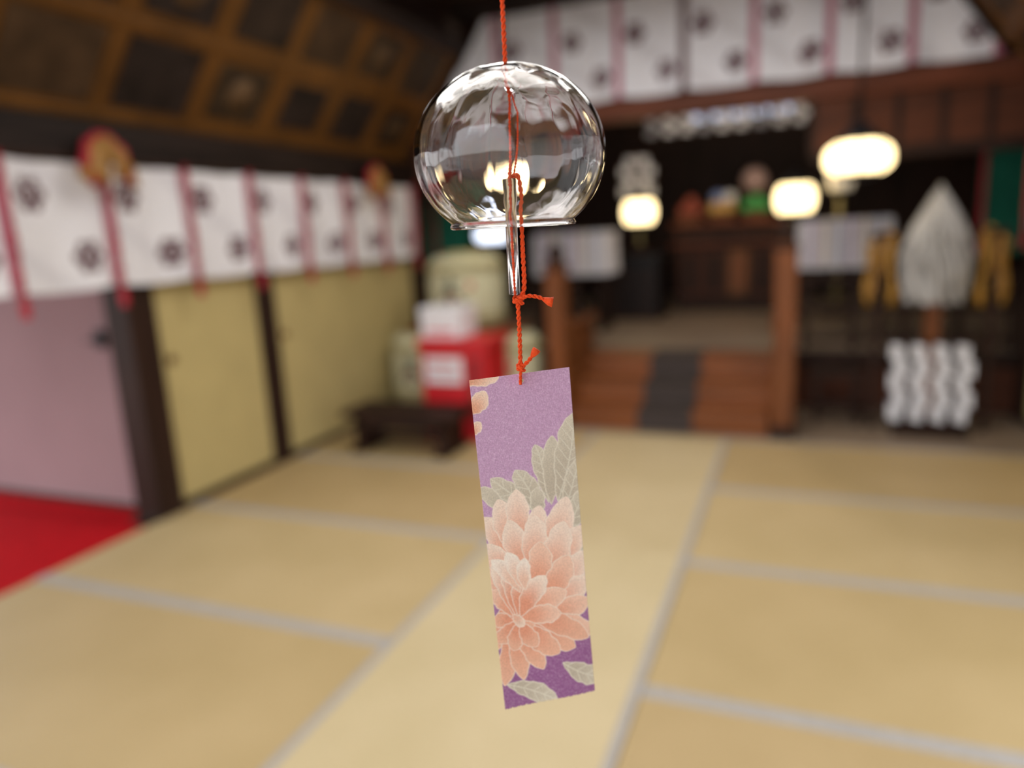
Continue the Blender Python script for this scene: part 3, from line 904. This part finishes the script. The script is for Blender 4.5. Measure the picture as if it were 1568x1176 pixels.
# crepe fibres: short wavy grains
fl2 = rng.rand(nx, ny)
fl2 = sum(np.roll(np.roll(fl2, k, 0), k//3, 1) for k in range(8))/8
fl2 = (fl2-.5)*2.8+.5
fl = np.clip(.6*fl+.4*fl2, 0, 1)
fleck = sstep(0.64, 0.92, fl)[..., None]*0.5
col = col*(0.85+0.30*fl)[..., None]
col = col*(1-fleck)+np.array(lin((232, 212, 230)))*fleck
def petal(Bp, T, W, bend=0.0, c0=(236, 172, 142), c1=(252, 222, 202), ln=(252, 234, 220), lw=1.5, vein=False, fat=1.35, pw=.55, g0=.3, g1=1.0):
    global col
    bx, by = Bp; tx, ty = T
    L = math.hypot(tx-bx, ty-by); dx, dy = (tx-bx)/L, (ty-by)/L
    t = ((X-bx)*dx+(Y-by)*dy)/L
    s = -(X-bx)*dy+(Y-by)*dx - bend*4*t*(1-t)
    tt = np.clip(t, 0, 1)
    w = W*np.sin(np.pi*tt**fat)**pw
    w = w*(1+0.05*np.sin(t*17+tx)+0.04*np.sin(t*31+ty))        # hand-drawn edge
    w = np.where(tt > .9, w*(1-0.25*sstep(.9, 1, tt)), w)
    d = w-np.abs(s)
    d = np.minimum(d, (1-t)*L*1.2)
    cov = np.clip(d*.8+.5, 0, 1)*(t > 0)*(t < 1)
    a = np.array(lin(c0)); c = np.array(lin(c1))
    k = sstep(g0, g1, t+0.22*(np.abs(s)/np.maximum(w, 1))**2)[..., None]
    cc = a*(1-k)+c*k
    cc = cc*(0.90+0.18*fl)[..., None]
    e = np.clip((lw-d)*.6+.5, 0, 1)[..., None]*.8
    cc = cc*(1-e)+np.array(lin(ln))*e
    if vein:
        vv = np.clip(1.6-np.abs(s), 0, 1)
        for k_ in np.arange(0.12, .95, 16.0/L):
            vv = np.maximum(vv, np.clip(1.5-np.abs((t-k_)*L-np.abs(s)*0.9), 0, 1)*(np.abs(s) < w*.85))
        cc = cc*(1-vv[..., None]*.7)+np.array(lin((232, 226, 210)))*vv[..., None]*.7
    col = col*(1-cov[..., None])+cc*cov[..., None]
LF = dict(c0=(202, 190, 172), c1=(218, 208, 190), ln=(236, 228, 212), lw=1.8)
LV = dict(LF, vein=True)
petal((700, 588), (764, 578), 13, -3); petal((712, 636), (744, 600), 14, 4); petal((714, 668), (737, 648), 9, 2)
petal((842, 772), (820, 682), 15, 4, **LV); petal((846, 775), (846, 668), 15, 0, **LF); petal((856, 770), (880, 632), 24, 5, **LV)
petal((866, 790), (889, 700), 14, 0, **LV)
petal((812, 782), (733, 752), 15, -5, **LF); petal((820, 784), (752, 736), 15, 0, **LV); petal((828, 790), (790, 722), 17, 4, **LV)
petal((856, 832), (897, 748), 16, 4, **LV); petal((868, 850), (906, 806), 14, 4, **LF)
petal((826, 800), (824, 748), 12, 0, **LF)
P0 = dict(c0=(240, 178, 152), c1=(253, 230, 214))
P1 = dict(c0=(238, 170, 142), c1=(249, 208, 186))
P2 = dict(c0=(235, 164, 136), c1=(243, 190, 164))
for q in [((790, 870), (742, 796), 19, 3), ((798, 865), (764, 768), 20, 0), ((806, 862), (792, 752), 19, -2), ((818, 868), (828, 776), 17, 0),
          ((826, 872), (870, 762), 21, 6), ((842, 872), (894, 806), 17, 4)]: petal(*q, **P0)
for q in [((784, 900), (744, 838), 18, 3), ((806, 890), (782, 800), 19, 0), ((814, 892), (822, 792), 20, 3), ((826, 900), (866, 800), 21, 6),
          ((834, 908), (902, 846), 18, 5), ((832, 925), (908, 884), 17, 4)]: petal(*q, **P0)
for q in [((790, 930), (748, 876), 17, 3), ((820, 915), (830, 832), 19, 4), ((828, 925), (874, 852), 19, 5), ((822, 945), (906, 918), 17, 4),
          ((818, 958), (914, 966), 18, -4)]: petal(*q, **P1)
for q in [((775, 930), (758, 1004), 14, -2), ((786, 945), (776, 1056), 15, -3), ((792, 948), (806, 1046), 15, 3), ((798, 950), (836, 1028), 16, 4),
          ((806, 952), (884, 992), 17, 3), ((802, 955), (860, 1002), 18, 4)]: petal(*q, **P2)
petal((802, 945), (904, 976), 17, -5, **P2)
petal((776, 940), (822, 962), 18, 0, **P2)
for q in [((790, 950), (753, 910), 13, 3), ((800, 950), (870, 906), 17, -3), ((798, 952), (862, 940), 15, -2)]: petal(*q, **P1)
for q in [((790, 948), (756, 868), 15, 6), ((793, 948), (776, 862), 14, 2), ((797, 948), (806, 868), 15, -2), ((800, 950), (838, 884), 16, -4)]:
    petal(*q, c0=(236, 164, 136), c1=(253, 232, 216))
for q in [((800, 912), (754, 862), 12, 5), ((804, 908), (778, 850), 13, 3), ((808, 908), (806, 858), 11, -3)]:
    petal(*q, c0=(246, 204, 182), c1=(254, 240, 228))
for q in [((792, 958), (756, 958), 12, 3), ((794, 955), (762, 990), 13, -3), ((797, 958), (790, 1002), 13, 0), ((800, 957), (826, 994), 14, 2)]: petal(*q, **P2)
petal((788, 946), (806, 964), 8, 0, c0=(240, 190, 166), c1=(250, 224, 206))
petal((864, 1016), (925, 1036), 16, 4, **LV); petal((779, 1054), (858, 1074), 15, -3, **LV)
sd = Vector((math.cos(yaw), math.sin(yaw), 0)); dn = Vector((0, 0, -1))
ex = sd*math.cos(swing)-dn*math.sin(swing); ez = dn*math.cos(swing)+sd*math.sin(swing)
nrm = ex.cross(ez).normalized()
TC = np.array((-0.1178, 0.2982, 1.3706))
curve = 0.0012*np.sin(np.pi*V)+0.0004*np.sin(2*np.pi*U)*V
P = TC+((U-.5)*SW)[..., None]*np.array(ex)+(V*SL)[..., None]*np.array(ez)+(curve+0.00008*fl)[..., None]*np.array(nrm)
idx = np.arange(nx*ny).reshape(nx, ny)
q = np.stack([idx[:-1, :-1], idx[:-1, 1:], idx[1:, 1:], idx[1:, :-1]], -1)
cu = (U[:-1, :-1]-.5)*SW; cv = V[:-1, :-1]*SL
keep = (np.hypot(cu-.0004, cv-.0032) > .0010)
fr_ = 0.0003*np.abs(np.sin(U[:-1, :-1]*61)+np.sin(U[:-1, :-1]*143))
keep &= cv < SL-fr_
q = q[keep].reshape(-1, 4)
me = D.meshes.new('paper_strip')
me.from_pydata(P.reshape(-1, 3).tolist(), [], q.tolist())
ca = me.color_attributes.new('Col', 'FLOAT_COLOR', 'POINT')
ca.data.foreach_set('color', np.concatenate([np.clip(col.reshape(-1, 3), 0, 1), np.ones((nx*ny, 1))], 1).astype(np.float32).ravel())
me.materials.append(vcol_mat('printed_crepe_paper', 0.85, 0.6, 1800, 0.10, bdist=0.0003))
me.polygons.foreach_set('use_smooth', [True]*len(me.polygons))
o = D.objects.new('paper_strip', me); sc.collection.objects.link(o); o.parent = chime
md = o.modifiers.new('thick', 'SOLIDIFY'); md.thickness = 0.0004; md.offset = 0

# bamboo pole the chime hangs from
bam = mat('bamboo', (170, 150, 90), .4, .15, 6)
b = B()
b.tube([(XL+.05, AY, 1.967), (XR-.05, AY, 1.967)], .016, bam, 14)
for k in range(12):
    x = XL+.2+k*.37
    b.tube([(x-.004, AY, 1.967), (x+.004, AY, 1.967)], .0185, bam, 14)
b.done('bamboo_pole')

# ============================================================ lights
W = D.worlds.new('World'); sc.world = W; W.use_nodes = True
nt = W.node_tree; bg = nt.nodes['Background']
tc = nt.nodes.new('ShaderNodeTexCoord'); sx = nt.nodes.new('ShaderNodeSeparateXYZ')
rp = nt.nodes.new('ShaderNodeValToRGB')
nt.links.new(tc.outputs['Generated'], sx.inputs[0]); nt.links.new(sx.outputs['Z'], rp.inputs['Fac'])
rp.color_ramp.elements[0].position = 0.0; rp.color_ramp.elements[0].color = (0.80, 0.80, 0.8, 1)
rp.color_ramp.elements[1].position = 0.6; rp.color_ramp.elements[1].color = (0.86, 0.92, 1.0, 1)
nt.links.new(rp.outputs['Color'], bg.inputs['Color'])
bg.inputs['Strength'].default_value = 3.5
def area(name, loc, rot, sx_, sy_, power, colr):
    l = D.lights.new(name, 'AREA'); l.shape = 'RECTANGLE'; l.size = sx_; l.size_y = sy_; l.energy = power; l.color = colr
    o = D.objects.new(name, l); sc.collection.objects.link(o); o.location = loc; o.rotation_euler = rot
area('ceiling_fill', (XC, 0.8, 3.0), (0, 0, 0), 2.4, 1.2, 56, (1, .96, .91))  # added soft fill under the ceiling, no fixture there
area('ceiling_fill', (XC, 3.6, 3.0), (0, 0, 0), 2.4, 1.2, 50, (1, .96, .90))  # second added fill, evens out the far half of the hall
def point(name, loc, power, colr, r=.12):
    l = D.lights.new(name, 'POINT'); l.energy = power; l.color = colr; l.shadow_soft_size = r
    o = D.objects.new(name, l); sc.collection.objects.link(o); o.location = loc
point('sanctuary_fill', (XC, 6.9, 2.9), 44, (1, .82, .62), .25)  # added warm fill that lifts altar and stairs, no lamp hangs here

# ============================================================ camera
f = 1110.0
Yc = Vector((451, 255, -f)).normalized()
u2 = -(f*f+255*255-0.051*451*255)/(451+0.051*255)
v2 = -255+0.051*(451-u2)
Xc = -Vector((u2, -v2, -f)); Xc = (Xc-Yc*Xc.dot(Yc)).normalized()
Zc = Xc.cross(Yc)
cam = D.cameras.new('camera'); co = D.objects.new('camera', cam); sc.collection.objects.link(co)
R = Matrix((Xc, Yc, Zc))
co.matrix_world = Matrix.Translation((0, 0, 1.433)) @ R.to_4x4()
cam.sensor_fit = 'HORIZONTAL'; cam.sensor_width = 17.3; cam.lens = f/1568*17.3
cam.clip_start = 0.01; cam.clip_end = 100
cam.dof.use_dof = True; cam.dof.focus_distance = 0.318; cam.dof.aperture_fstop = 1.45
sc.camera = co
sc.view_settings.view_transform = 'Standard'
sc.view_settings.exposure = 0.0
